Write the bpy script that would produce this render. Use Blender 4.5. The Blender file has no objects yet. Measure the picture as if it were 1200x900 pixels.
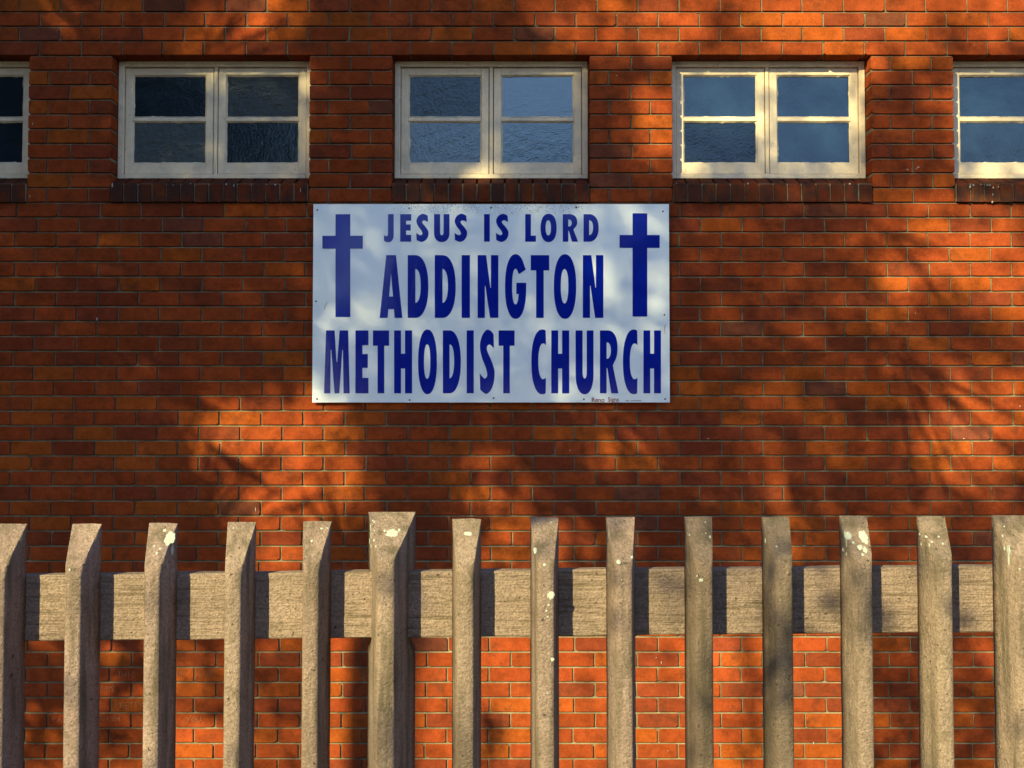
import bpy, bmesh, math, random
from mathutils import Vector, Matrix, noise
import numpy as np
random.seed(11); rng = np.random.default_rng(5)
R = math.radians
S = bpy.context.scene
C = S.collection

# ------------------------------------------------------------------ camera
EYE = 1.6                      # eye above the street; the wall face is the plane y = 0
D = 6.3                        # camera to wall
FPX = 1284.0                   # focal length in pixels of a 1200 px wide frame
PITCH = R(2.0)
cam = bpy.data.cameras.new('camera'); cam_o = bpy.data.objects.new('camera', cam); C.objects.link(cam_o)
cam.sensor_width = 36; cam.lens = 36*FPX/1200; cam.clip_start = .05; cam.clip_end = 3000
cam_o.location = (0, -D, EYE); cam_o.rotation_euler = (R(90)+PITCH, 0, 0)
S.camera = cam_o
# ------------------------------------------------------------------ world, sun, exposure
AZ, EL = .62, .55              # the light moves .62 right and .55 down for each metre towards the wall
SUN_DIR = Vector((AZ, 1, -EL)).normalized()
elev = math.asin(-SUN_DIR.z)
w = bpy.data.worlds.new('World'); S.world = w; w.use_nodes = True
nt = w.node_tree; nt.nodes.clear()
sky = nt.nodes.new('ShaderNodeTexSky'); sky.sky_type = 'NISHITA'; sky.sun_disc = False
sky.sun_elevation = elev; sky.sun_rotation = math.atan2(-SUN_DIR.x, -SUN_DIR.y)
sky.air_density = 1.0; sky.dust_density = .15; sky.ozone_density = 2.5
bg = nt.nodes.new('ShaderNodeBackground'); bg.inputs[1].default_value = .135
wo = nt.nodes.new('ShaderNodeOutputWorld')
nt.links.new(sky.outputs[0], bg.inputs[0]); nt.links.new(bg.outputs[0], wo.inputs[0])
sl = bpy.data.lights.new('sun', 'SUN'); sl.energy = 5.0; sl.angle = R(.45); sl.color = (1, .955, .48)
so = bpy.data.objects.new('sun', sl); C.objects.link(so)
so.rotation_euler = SUN_DIR.to_track_quat('-Z', 'Y').to_euler(); so.location = (-8, -14, 12)
S.view_settings.view_transform = 'Standard'; S.view_settings.look = 'None'
S.view_settings.exposure = 1.2; S.view_settings.gamma = 1; S.view_settings.use_curve_mapping = False
S.cycles.max_bounces = 8; S.cycles.use_denoising = True

def P(px, py, y=0.0):
    """point of the plane y = const seen at photograph pixel (px, py): used to survey the wall and fence"""
    a = (px-600)/FPX; b = (450-py)/FPX
    d = Vector((a, math.cos(PITCH)-b*math.sin(PITCH), math.sin(PITCH)+b*math.cos(PITCH)))
    return Vector((0, -D, EYE)) + d*((y+D)/d.y)
def to_px(x, z):
    v = Vector((x, D, z-EYE)); f = v.y*math.cos(PITCH)+v.z*math.sin(PITCH); u = v.z*math.cos(PITCH)-v.y*math.sin(PITCH)
    return 600+FPX*v.x/f, 450-FPX*u/f
Z0 = EYE+2.1303; CH = .0860    # bed joint k lies at Z0 - CH*k
def bed(k): return Z0-CH*k

# ------------------------------------------------------------------ helpers
def link(name, mesh, mat=None, parent=None):
    o = bpy.data.objects.new(name, mesh); C.objects.link(o)
    if mat is not None and not mesh.materials: mesh.materials.append(mat)
    if parent is not None: o.parent = parent
    return o
def from_py(name, v, f, mat=None, parent=None, smooth=False):
    m = bpy.data.meshes.new(name); m.from_pydata([tuple(p) for p in v], [], f); m.update()
    if smooth:
        for p in m.polygons: p.use_smooth = True
    return link(name, m, mat, parent)
def tag(o, label=None, cat=None, group=None, kind=None):
    if label: o['label'] = label
    if cat: o['category'] = cat
    if group: o['group'] = group
    if kind: o['kind'] = kind
    return o
def empty(name, loc=(0, 0, 0)):
    o = bpy.data.objects.new(name, None); C.objects.link(o); o.location = loc; o.empty_display_size = .2
    return o
class MB:
    def __init__(s): s.v = []; s.f = []
    def box(s, x0, x1, y0, y1, z0, z1):
        n = len(s.v)
        s.v += [(x0,y0,z0),(x1,y0,z0),(x1,y1,z0),(x0,y1,z0),(x0,y0,z1),(x1,y0,z1),(x1,y1,z1),(x0,y1,z1)]
        s.f += [tuple(n+i for i in q) for q in ((0,3,2,1),(4,5,6,7),(0,1,5,4),(1,2,6,5),(2,3,7,6),(3,0,4,7))]
        return s
    def add(s, v, f):
        n = len(s.v); s.v += v; s.f += [tuple(n+i for i in q) for q in f]; return s
    def build(s, name, mat, parent=None, smooth=False): return from_py(name, s.v, s.f, mat, parent, smooth)
def bevel(o, wd=.002, seg=1):
    bm = bmesh.new(); bm.from_mesh(o.data)
    bmesh.ops.bevel(bm, geom=list(bm.edges), offset=wd, segments=seg, affect='EDGES', clamp_overlap=True)
    bm.to_mesh(o.data); bm.free(); return o

# ------------------------------------------------------------------ materials
def new_mat(name):
    m = bpy.data.materials.new(name); m.use_nodes = True
    t = m.node_tree; b = t.nodes['Principled BSDF']
    return m, t, b
def N(t, typ, **kw):
    n = t.nodes.new(typ)
    for k, v in kw.items():
        if k in ('blend_type', 'operation', 'data_type', 'attribute_name', 'noise_dimensions', 'feature', 'distance', 'attribute_type', 'normalize'): setattr(n, k, v)
    return n
def pos(t, scale=(1, 1, 1), obj=False):
    if obj: src = t.nodes.new('ShaderNodeTexCoord').outputs['Object']
    else: src = t.nodes.new('ShaderNodeNewGeometry').outputs['Position']
    m = t.nodes.new('ShaderNodeMapping'); m.inputs['Scale'].default_value = scale
    t.links.new(src, m.inputs[0]); return m.outputs[0]
def nz(t, vec, scale, detail=4, rough=.55, dist=0):
    n = t.nodes.new('ShaderNodeTexNoise'); n.inputs['Scale'].default_value = scale
    n.inputs['Detail'].default_value = detail; n.inputs['Roughness'].default_value = rough; n.inputs['Distortion'].default_value = dist
    t.links.new(vec, n.inputs['Vector']); return n.outputs[0]
def vor(t, vec, scale, feature='F1'):
    n = t.nodes.new('ShaderNodeTexVoronoi'); n.feature = feature; n.inputs['Scale'].default_value = scale
    t.links.new(vec, n.inputs['Vector']); return n.outputs['Distance']
def ramp(t, fac, stops):
    r = t.nodes.new('ShaderNodeValToRGB'); e = r.color_ramp.elements
    while len(e) < len(stops): e.new(.5)
    for i, (p, c) in enumerate(stops):
        e[i].position = p; e[i].color = (c, c, c, 1) if not isinstance(c, tuple) else (*c, 1)
    t.links.new(fac, r.inputs[0]); return r.outputs[0]
def mix(t, fac, a, b, mode='MIX'):
    m = t.nodes.new('ShaderNodeMix'); m.data_type = 'RGBA'; m.blend_type = mode; m.clamp_factor = True
    for i, x in ((0, fac), (6, a), (7, b)):
        if isinstance(x, (int, float)): m.inputs[i].default_value = x if i == 0 else (x, x, x, 1)
        elif isinstance(x, tuple): m.inputs[i].default_value = (*x, 1)
        else: t.links.new(x, m.inputs[i])
    return m.outputs[2]
def mth(t, op, a, b=0.0):
    m = t.nodes.new('ShaderNodeMath'); m.operation = op
    for i, x in ((0, a), (1, b)):
        if isinstance(x, (int, float)): m.inputs[i].default_value = x
        else: t.links.new(x, m.inputs[i])
    return m.outputs[0]
def bump(t, b, h, strength=.4, dist=.002):
    n = t.nodes.new('ShaderNodeBump'); n.inputs['Strength'].default_value = strength; n.inputs['Distance'].default_value = dist
    t.links.new(h, n.inputs['Height']); t.links.new(n.outputs[0], b.inputs['Normal'])

def brick_mat(name, attr, dark=0.0):
    m, t, b = new_mat(name)
    if attr:
        a = t.nodes.new('ShaderNodeAttribute'); a.attribute_name = 'tint'; base = a.outputs['Color']
    else:
        a = t.nodes.new('ShaderNodeObjectInfo'); base = a.outputs['Color']
    v = pos(t); vs = pos(t, (1, 1, .35)); vh = pos(t, (.3, 1, 1.4))
    c = mix(t, .75, base, ramp(t, nz(t, v, 17, 5, .65), [(.3, .62), (.52, 1.0), (.75, 1.3)]), 'MULTIPLY')
    c = mix(t, .5, c, ramp(t, nz(t, vs, 120, 3, .6), [(.3, .7), (.6, 1.1)]), 'MULTIPLY')
    c = mix(t, .8, c, ramp(t, nz(t, pos(t, (1, 1, .6)), 1.3, 4, .6), [(.3, .72), (.7, 1.2)]), 'MULTIPLY')
    # sooty smudges and dark burnt specks
    c = mix(t, ramp(t, nz(t, v, 6.5, 6, .72), [(.53+.0-.12*dark, 0.0), (.70-.1*dark, .75)]), c, (.075, .026, .014))
    c = mix(t, ramp(t, nz(t, v, 210, 2, .5), [(.64, 0.0), (.72, .8)]), c, (.045, .025, .02))
    c = mix(t, ramp(t, nz(t, v, 330, 2, .5), [(.70, 0.0), (.78, .5)]), c, (.34, .20, .12))
    c = mix(t, ramp(t, nz(t, v, 48, 8, .75), [(.60, 0.0), (.68, .65)]), c, (.06, .03, .02))
    if dark: c = mix(t, ramp(t, nz(t, pos(t, (1, 1, .5)), 14, 4, .7), [(.40, 0.0), (.62, .8)]), c, (.035, .022, .02))
    t.links.new(c, b.inputs['Base Color'])
    b.inputs['Roughness'].default_value = .9; b.inputs['Specular IOR Level'].default_value = .04
    h = mth(t, 'ADD', nz(t, v, 160, 5, .65), mth(t, 'MULTIPLY', nz(t, vh, 45, 3, .5), .8))
    bump(t, b, h, .75, .0045)
    return m
M = {}
M['brick'] = brick_mat('brick_clay', False)
M['brick_all'] = brick_mat('brick_clay_run', True)
M['sill'] = brick_mat('sill_clay', False, 1.0)

def simple(name, col, rough=.8, var=.35, scale=20, bs=.4, bd=.003, bscale=120, spec=.3):
    m, t, b = new_mat(name); v = pos(t)
    c = mix(t, 1.0, col, ramp(t, nz(t, v, scale, 6, .65), [(.3, 1-var), (.7, 1+var)]), 'MULTIPLY')
    t.links.new(c, b.inputs['Base Color']); b.inputs['Roughness'].default_value = rough; b.inputs['Specular IOR Level'].default_value = spec
    if bs: bump(t, b, nz(t, v, bscale, 5, .65), bs, bd)
    return m
M['mortar'] = simple('mortar', (.205, .155, .098), .95, .5, 9, .8, .004, 150, .1)
M['dark_room'] = simple('dark_interior', (.03, .03, .033), .9, .2, 3, 0)  # near-black colour stands for the darkness of the unlit rooms
M['metal'] = simple('screw_steel', (.03, .025, .022), .55, .3, 60, 0)
M['roof'] = simple('roof_tile', (.16, .07, .05), .8, .3, 12, .4)
M['bark'] = simple('bark', (.13, .095, .07), .95, .4, 14, .8, .01, 40, .1)
M['dropping'] = simple('bird_dropping', (.42, .40, .36), .8, .15, 60, 0)
M['chalk'] = simple('chalk', (.32, .115, .06), .95, .3, 300, 0)

def paint_mat():
    m, t, b = new_mat('cream_paint'); v = pos(t); vs = pos(t, (1, 1, .15))
    c = mix(t, 1.0, (.78, .58, .40), ramp(t, nz(t, v, 9, 6, .6), [(.3, .82), (.7, 1.1)]), 'MULTIPLY')
    c = mix(t, ramp(t, nz(t, v, 35, 6, .7), [(.56, 0.0), (.72, .55)]), c, (.36, .26, .16))
    c = mix(t, ramp(t, nz(t, vs, 90, 3, .6), [(.66, 0.0), (.74, .5)]), c, (.20, .14, .09))
    t.links.new(c, b.inputs['Base Color']); b.inputs['Roughness'].default_value = .5; b.inputs['Specular IOR Level'].default_value = .35
    bump(t, b, nz(t, v, 70, 5, .6), .35, .002); return m
M['cream'] = paint_mat()
def glass_mat(name, tint, rough, bscale, bstr, ior=2.1, stretch=(1, 1, 1)):
    m, t, b = new_mat(name); v = pos(t, stretch)
    c = mix(t, ramp(t, nz(t, v, 7, 5, .6), [(.35, 0.0), (.75, 1.0)]), tint, tuple(x*1.5+.004 for x in tint))
    t.links.new(c, b.inputs['Base Color']); b.inputs['Roughness'].default_value = rough; b.inputs['IOR'].default_value = ior; b.inputs['Specular Tint'].default_value = (.82, .92, 1, 1)
    h = mth(t, 'ADD', nz(t, v, bscale, 4, .6, .3), mth(t, 'MULTIPLY', nz(t, v, bscale*.2, 2, .5), 1.6))
    bump(t, b, h, bstr, .01); return m
M['glass'] = [glass_mat('obscure_glass_%d' % i, *a) for i, a in enumerate([
    ((.004, .008, .018), .09, 75, .20, 2.0), ((.006, .016, .040), .10, 95, .12, 1.72), ((.012, .014, .011), .22, 130, .4, 1.62), ((.008, .009, .008), .08, 90, 1.0, 1.7), ((.002, .006, .014), .09, 75, .13, 1.5), ((.008, .022, .046), .11, 105, .10, 2.05), ((.003, .007, .018), .09, 70, .24, 1.6)])]
def sign_mat():
    m, t, b = new_mat('sign_enamel'); v = pos(t, obj=True)
    sep = t.nodes.new('ShaderNodeSeparateXYZ'); t.links.new(v, sep.inputs[0])
    c = mix(t, 1.0, (.88, .86, .875), ramp(t, nz(t, v, 3, 5, .6), [(.3, .93), (.7, 1.03)]), 'MULTIPLY')
    # grime splashed off the sill above: specks that thin out downwards
    top = ramp(t, mth(t, 'ADD', mth(t, 'MULTIPLY', sep.outputs[2], 13.0), -13.87), [(.0, 0.0), (.95, 1.0)])
    mid = ramp(t, mth(t, 'ABSOLUTE', mth(t, 'ADD', sep.outputs[0], .005)), [(.50, 1.0), (.58, 0.0)])
    zone = mth(t, 'MULTIPLY', top, mid)
    spk = ramp(t, vor(t, v, 90), [(.12, 1.0), (.30, 0.0)])
    pick = ramp(t, mth(t, 'ADD', nz(t, v, 38, 3, .6), mth(t, 'MULTIPLY', zone, .30)), [(.58, 0.0), (.64, 1.0)])
    c = mix(t, mth(t, 'MULTIPLY', mth(t, 'MULTIPLY', spk, pick), mth(t, 'MINIMUM', mth(t, 'MULTIPLY', zone, 3.0), 1.0)), c, (.035, .022, .014))
    c = mix(t, mth(t, 'MULTIPLY', zone, ramp(t, nz(t, v, 22, 5, .6), [(.4, 0.0), (.7, .45)])), c, (.33, .25, .17))
    t.links.new(c, b.inputs['Base Color']); b.inputs['Roughness'].default_value = .2; b.inputs['IOR'].default_value = 1.45
    bump(t, b, nz(t, v, 2.2, 2, .5), .10, .02); return m
M['sign'] = sign_mat()
def vinyl(name, col):
    m, t, b = new_mat(name); v = pos(t)
    b.inputs['Base Color'].default_value = (*col, 1); b.inputs['Roughness'].default_value = .10; b.inputs['IOR'].default_value = 1.36
    bump(t, b, nz(t, v, 2.2, 2, .5), .10, .02); return m
M['blue'] = vinyl('blue_vinyl', (.002, .012, .27)); M['red'] = vinyl('red_vinyl', (.30, .02, .03)); M['grey'] = vinyl('grey_vinyl', (.35, .33, .34))
def concrete_mat(name, board):
    m, t, b = new_mat(name); v = pos(t); vs = pos(t, (1, 1, .10))
    oi = t.nodes.new('ShaderNodeObjectInfo')
    c = mix(t, 1.0, (.340, .230, .188), ramp(t, nz(t, v, 7, 6, .65), [(.3, .74), (.7, 1.2)]), 'MULTIPLY')
    c = mix(t, 1.0, c, oi.outputs['Color'], 'MULTIPLY')
    c = mix(t, ramp(t, nz(t, v, 150, 4, .65), [(.40, .55), (.56, 0.0)]), c, (.14, .092, .062))
    c = mix(t, ramp(t, nz(t, v, 230, 2, .5), [(.64, 0.0), (.74, .65)]), c, (.46, .37, .27))
    c = mix(t, ramp(t, nz(t, v, 75, 3, .6), [(.64, 0.0), (.70, .9)]), c, (.045, .033, .024))
    c = mix(t, ramp(t, nz(t, v, 16, 6, .7), [(.56, 0.0), (.72, .6)]), c, (.105, .085, .045))
    if board:
        vb = pos(t, (.05, 1, 1))
        lines = nz(t, vb, 70, 5, .75)
        c = mix(t, ramp(t, lines, [(.36, .7), (.48, 0.0)]), c, (.10, .07, .04))
        h = mth(t, 'ADD', nz(t, v, 150, 5, .7), mth(t, 'MULTIPLY', lines, 1.5))
    else:
        c = mix(t, ramp(t, nz(t, vs, 26, 5, .6), [(.47, 0.0), (.66, .75)]), c, (.10, .075, .048))
        h = mth(t, 'ADD', nz(t, v, 170, 6, .72), mth(t, 'MULTIPLY', nz(t, v, 60, 3, .6), .8))
    t.links.new(c, b.inputs['Base Color']); b.inputs['Roughness'].default_value = .95; b.inputs['Specular IOR Level'].default_value = .06
    bump(t, b, h, 1.0, .009); return m
M['concrete'] = concrete_mat('concrete_exposed', False); M['rail'] = concrete_mat('concrete_board_marked', True)
M['lichen'] = simple('lichen', (.35, .345, .30), .95, .18, 120, .8, .004, 160, .1)
def leaf_mat():
    m, t, b = new_mat('leaf'); v = pos(t)
    c = mix(t, 1.0, (.06, .095, .025), ramp(t, nz(t, v, 1.5, 3), [(.3, .6), (.7, 1.4)]), 'MULTIPLY')
    t.links.new(c, b.inputs['Base Color']); b.inputs['Roughness'].default_value = .5
    tr = t.nodes.new('ShaderNodeBsdfTranslucent'); tr.inputs[0].default_value = (.10, .16, .02, 1)
    ms = t.nodes.new('ShaderNodeMixShader'); ms.inputs[0].default_value = .18
    t.links.new(b.outputs[0], ms.inputs[1]); t.links.new(tr.outputs[0], ms.inputs[2])
    t.links.new(ms.outputs[0], t.nodes['Material Output'].inputs[0]); return m
M['leaf'] = leaf_mat()
M['ground'] = simple('verge_ground', (.085, .085, .045), .95, .4, 1.5, .6, .03, 20, .1)
M['asphalt'] = simple('asphalt', (.055, .053, .05), .9, .25, 30, .5, .006, 90, .2)
M['paving'] = simple('pavement_concrete', (.17, .16, .14), .9, .2, 8, .3, .004, 60, .2)

# ------------------------------------------------------------------ ground, pavement, road
GW = -1.15                      # ground level at the foot of the wall (the churchyard lies lower than the street)
prof = [(-600, 0), (-3.05, 0), (-1.6, GW), (600, GW)]
xs = [-600, -40, 0, 40, 600]
v = [(x, y, z) for y, z in prof for x in xs]; n = len(xs)
f = [(j*n+i, j*n+i+1, (j+1)*n+i+1, (j+1)*n+i) for j in range(len(prof)-1) for i in range(n-1)]
tag(from_py('ground', v, f, M['ground']), 'bare earth verge and churchyard ground', kind='structure')
tag(bevel(MB().box(-60, 60, -8.6, -4.0, -.2, .004).build('pavement', M['paving']), .003), 'concrete pavement along the fence', kind='structure')
tag(from_py('road', [(-300, -17, .004), (300, -17, .004), (300, -8.62, .004), (-300, -8.62, .004)], [(0, 1, 2, 3)], M['asphalt']), 'asphalt street', kind='structure')

# ------------------------------------------------------------------ church building
church = tag(empty('church_building', (0, 0, GW)), 'red brick church wall with a row of small cream windows', 'building')
CX0, CX1, ZT = -5.16, 5.16, EYE+3.5
off = Vector((0, 0, -GW))
def child(o, parent=church):
    """parent while keeping the place in the world"""
    o.parent = parent; o.matrix_parent_inverse = Matrix.Translation(-world_loc(parent)); return o
def world_loc(o):
    l = Vector(o.location)
    return l
OPEN = [(-199.5, 33), (130, 362.5), (459.5, 691), (788, 1021.5), (1118, 1350.5)]
ops = [(P(a, 140).x, P(b, 140).x) for a, b in OPEN]
SILL_Z = P(600, 212).z; HEAD_Z = bed(0)+.002
# mortar core, recessed behind the brick faces
REC = .0105
mb = MB()
MD = .22
JT = .0098; BL = .24
def core(mb, xa, xb, ka, kb, zlo, zhi):
    """mortar body whose beds are weather-struck: deep under the brick above, nearly flush on the brick below"""
    pr = [(MD, zlo), (REC, zlo)]
    for k in range(kb, ka-1, -1):
        z = bed(k)
        pr += [(REC, z-JT/2-.004), (.0045, z-JT/2-.001), (.0050, z-JT/2+.001), (.0180, z+JT/2+.0005), (.0180, z+JT/2+.002), (REC, z+JT/2+.0025)]
    pr = [p_ for p_ in pr if zlo <= p_[1] <= zhi] + [(REC, zhi), (MD, zhi)]
    n0 = len(mb.v); k = len(pr)
    mb.v += [(xa, y, z) for y, z in pr] + [(xb, y, z) for y, z in pr]
    mb.f += [(n0+i, n0+k+i, n0+k+(i+1) % k, n0+(i+1) % k) for i in range(k)]
    mb.f += [tuple(n0+i for i in range(k)), tuple(n0+2*k-1-i for i in range(k))]
kt, kb_ = -int((ZT-Z0)/CH)-1, int((Z0-GW)/CH)+2
core(mb, CX0+.01, CX1-.01, 10, kb_, GW-.3, bed(10)+.012)
core(mb, CX0+.01, CX1-.01, kt, -1, bed(0)+.012, ZT)
edges = [CX0+.01] + [e for o in ops for e in (o[0]-.006, o[1]+.006)] + [CX1-.01]
for i in range(0, len(edges), 2): core(mb, edges[i], edges[i+1], 0, 9, bed(10)+.0125, bed(0)+.0115)
for o in ops: mb.box(o[0]-.004, o[1]+.004, .09, MD, bed(10)+.013, SILL_Z-.012)
wall = child(mb.build('wall', M['mortar']))

def brick_shape(L, H, seed, depth=.108):
    """chamfered brick lying in x 0..L, z 0..H, face at y=0; 8-corner outline, 38 triangles"""
    r = random.Random(seed); pts = []
    cs = [r.choice((.0025, .003, .003, .004, .006, .010)) for _ in range(4)]
    if L < .08: cs = [min(c, .004) for c in cs]
    for i, (sx, sz) in enumerate(((0, 0), (1, 0), (1, 1), (0, 1))):
        c = cs[i]; dx = 1 if sx == 0 else -1; dz = 1 if sz == 0 else -1
        a = (sx*L+dx*c*r.uniform(.8, 1.8), sz*H); b_ = (sx*L, sz*H+dz*c)
        pts += [b_, a] if i in (0, 2) else [a, b_]
    pts = [(x+r.uniform(-.0008, .0008), z+r.uniform(-.0008, .0008)) for x, z in pts]
    cx, cz = L/2, H/2; inn = []
    for x, z in pts:
        inn.append((x+(.0022 if x < cx else -.0022), z+(.0022 if z < cz else -.0022)))
    vs = [(x, 0, z) for x, z in inn] + [(x, .0024, z) for x, z in pts] + [(x, depth, z) for x, z in pts]
    fs = [tuple(range(8))]
    for k in (0, 8):
        fs += [(k+i, k+8+i, k+8+(i+1) % 8, k+(i+1) % 8) for i in range(8)]
    return vs, fs
def tint():
    u = random.random()
    if u < .60: c = (.272, .0465, .0125); s = random.uniform(.88, 1.14)
    elif u < .80: c = (.325, .0640, .0110); s = random.uniform(.9, 1.12)
    elif u < .975: c = (.205, .0370, .0150); s = random.uniform(.85, 1.1)
    else: c = (.15, .042, .024); s = random.uniform(.85, 1.15)
    m_ = (.272, .0490, .0120)
    return tuple((x*s*random.uniform(.96, 1.04))*.88+y*.12 for x, y in zip(c, m_))
XA = P(845.3, 317).x
def row_cuts(r):
    """x of perpend centres for the course between bed r and bed r+1"""
    o = XA + (0 if r % 2 == 0 else .12) - .0006*max(0, r-12) + random.uniform(-.004, .004)
    k0 = math.ceil((CX0-o)/BL)
    cuts = [CX0]; k = k0
    while o+k*BL < CX1:
        x = o+k*BL+random.uniform(-.0035, .0035)
        if x-cuts[-1] > .05: cuts.append(x)
        k += 1
    if CX1-cuts[-1] < .05: cuts.pop()
    return cuts+[CX1]
bricks = []                     # (x0, x1, z0, z1, row)
r0, r1 = -int((ZT-Z0)/CH), int((Z0-GW)/CH)+1
for r in range(r0, r1+1):
    z0, z1 = bed(r+1)+JT/2, bed(r)-JT/2
    if 0 <= r <= 9:
        piers = [(edges[0]-.01, ops[0][0])] + [(ops[i][1], ops[i+1][0]) for i in range(4)] + [(ops[4][1], edges[-1]+.01)]
        for pi, (a, b) in enumerate(piers):
            par = (r + (1 if pi == 4 else 0)) % 2
            if pi in (0, 5):
                nb = round((b-a)/BL); L = (b-a)/nb
                if par == 0: cuts = [a+L*i for i in range(nb+1)]
                else: cuts = [a, *[a+L*(i+.45) for i in range(nb)], b]
            else:
                m_ = (a+b)/2
                cuts = [a, m_+random.uniform(-.006, .006), b] if par == 0 else ([a, a+.112, a+.112+BL, b] if (b-a-.352) > .06 else [a, m_, b])
            for i in range(len(cuts)-1):
                x0 = cuts[i]+(JT/2 if i > 0 else 0); x1 = cuts[i+1]-(JT/2 if i < len(cuts)-2 else 0)
                bricks.append((x0, x1, z0, z1, r))
    else:
        cuts = row_cuts(r)
        for i in range(len(cuts)-1): bricks.append((cuts[i]+JT/2, cuts[i+1]-JT/2, z0, z1, r))
# the 300 that show largest are bricks of their own: clear of the sign, the fence and the frame
def shown(bk):
    x0, x1, z0, z1, r = bk
    a, b = to_px(x0, z1), to_px(x1, z0)
    if a[0] < 0 or b[0] > 1200 or a[1] < 0 or b[1] > 603: return -1
    if b[0] > 364 and a[0] < 788 and b[1] > 237 and a[1] < 476: return -1
    return (b[0]-a[0])*(b[1]-a[1])*(1 if b[0]-a[0] > 40 else .3)+r*3
order = sorted(range(len(bricks)), key=lambda i: -shown(bricks[i]))
own = set(i for i in order[:300] if shown(bricks[i]) > 0)
lib = {}
def variant(L, H, s):
    key = (round(L, 3), s)
    if key not in lib:
        vs, fs = brick_shape(L, H, hash(key) & 0xffff)
        m = bpy.data.meshes.new('brick'); m.from_pydata(vs, [], fs); m.update(); m.materials.append(M['brick']); lib[key] = m
    return lib[key]
LH = CH-JT
allm = MB(); tints = []
for i, (x0, x1, z0, z1, r) in enumerate(bricks):
    yo = random.uniform(-.0015, .002); tn = tint()
    if i in own:
        L = round((x1-x0)/.003)*.003
        o = bpy.data.objects.new('brick', variant(L, LH, random.randrange(5))); C.objects.link(o)
        o.parent = wall; o.matrix_parent_inverse = Matrix.Identity(4)
        o.location = (x0+(x1-x0-L)/2, yo, z0); o.color = (*tn, 1)
    else:
        vs, fs = brick_shape(x1-x0, z1-z0, i)
        tz = random.uniform(-.004, .004)
        allm.add([(x+x0, y+yo, z+z0+tz*(x-(x1-x0)/2)*1.0) for x, y, z in vs], fs); tints += [tn]*len(fs)
rest = allm.build('brickwork', M['brick_all']); rest['kind'] = 'stuff'; rest.parent = wall; rest.matrix_parent_inverse = Matrix.Identity(4)
ca = rest.data.color_attributes.new('tint', 'FLOAT_COLOR', 'CORNER')
col = np.array([(*tints[p.index], 1) for p in rest.data.polygons for _ in p.loop_indices], dtype=np.float32)
ca.data.foreach_set('color', col.ravel())

# other walls, dark rooms, roof
mb = MB()
mb.box(CX0, CX0+.2, .112, 8, GW-.3, ZT); mb.box(CX1-.2, CX1, .112, 8, GW-.3, ZT); mb.box(CX0, CX1, 8, 8.2, GW-.3, ZT)
child(mb.build('side_wall', M['mortar']))
child(MB().box(CX0+.21, CX1-.21, 1.6, 1.65, GW, ZT-.01).build('inner_wall', M['dark_room']))
child(MB().box(CX0+.21, CX1-.21, .23, 1.6, GW, GW+.05).build('room_floor', M['dark_room']))
rf = MB(); e = .45
rf.add([(CX0-e, -e, ZT+.02), (CX1+e, -e, ZT+.02), (CX1+e, 8.2+e, ZT+.02), (CX0-e, 8.2+e, ZT+.02), (CX0-e, 4.1, ZT+2.6), (CX1+e, 4.1, ZT+2.6),
        (CX0-e, -e, ZT+.14), (CX1+e, -e, ZT+.14), (CX1+e, 8.2+e, ZT+.14), (CX0-e, 8.2+e, ZT+.14)],
       [(0, 3, 2, 1), (0, 1, 7, 6), (6, 7, 5, 4), (2, 3, 9, 8), (8, 9, 4, 5), (0, 6, 4, 9, 3), (1, 2, 8, 5, 7)])
child(rf.build('roof', M['roof']))

# ------------------------------------------------------------------ windows and brick-on-edge sills
def ring(mb, x0, x1, z0, z1, wl, wr, wt, wb, y0, y1):
    mb.box(x0, x0+wl, y0, y1, z0, z1); mb.box(x1-wr, x1, y0, y1, z0, z1)
    mb.box(x0+wl, x1-wr, y0, y1, z1-wt, z1); mb.box(x0+wl, x1-wr, y0, y1, z0, z0+wb)
def putty(x0, x1, z0, z1, yf, yg, seed, width=.010):
    """bevelled putty bead round a pane with a hand-run, wavering inner edge"""
    r = random.Random(seed); mb = MB(); pts = []
    def edge(a, b, n):
        for i in range(n): pts.append((a[0]+(b[0]-a[0])*i/n, a[1]+(b[1]-a[1])*i/n))
    edge((x0, z0), (x1, z0), 26); edge((x1, z0), (x1, z1), 14); edge((x1, z1), (x0, z1), 26); edge((x0, z1), (x0, z0), 14)
    cx, cz = (x0+x1)/2, (z0+z1)/2; n = len(pts); inn = []
    for i, (x, z) in enumerate(pts):
        q = width*(.82+.22*noise.noise(Vector((x*18, z*18, seed*3.1)))+.14*r.random()) + (.003 if r.random() < .05 else 0)
        dx = q if x < x0+1e-4 else (-q if x > x1-1e-4 else 0); dz = q if z < z0+1e-4 else (-q if z > z1-1e-4 else 0)
        if dx == 0 and abs(x-cx) > (x1-x0)/2-q: dx = math.copysign(q, cx-x)
        if dz == 0 and abs(z-cz) > (z1-z0)/2-q: dz = math.copysign(q, cz-z)
        inn.append((x+dx, z+dz))
    mb.v = [(x, yf, z) for x, z in pts] + [(x, yg, z) for x, z in inn]
    mb.f = [(i, (i+1) % n, n+(i+1) % n, n+i) for i in range(n)]
    return mb
YF = .112                       # front of the window frame
Zf = lambda py: P(600, py, YF).z
glass_pick = [[4, 4, 4, 4], [4, 2, 3, 4], [6, 0, 5, 5], [1, 6, 1, 1], [1, 1, 1, 1]]   # UL, LL, UR, LR
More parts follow.
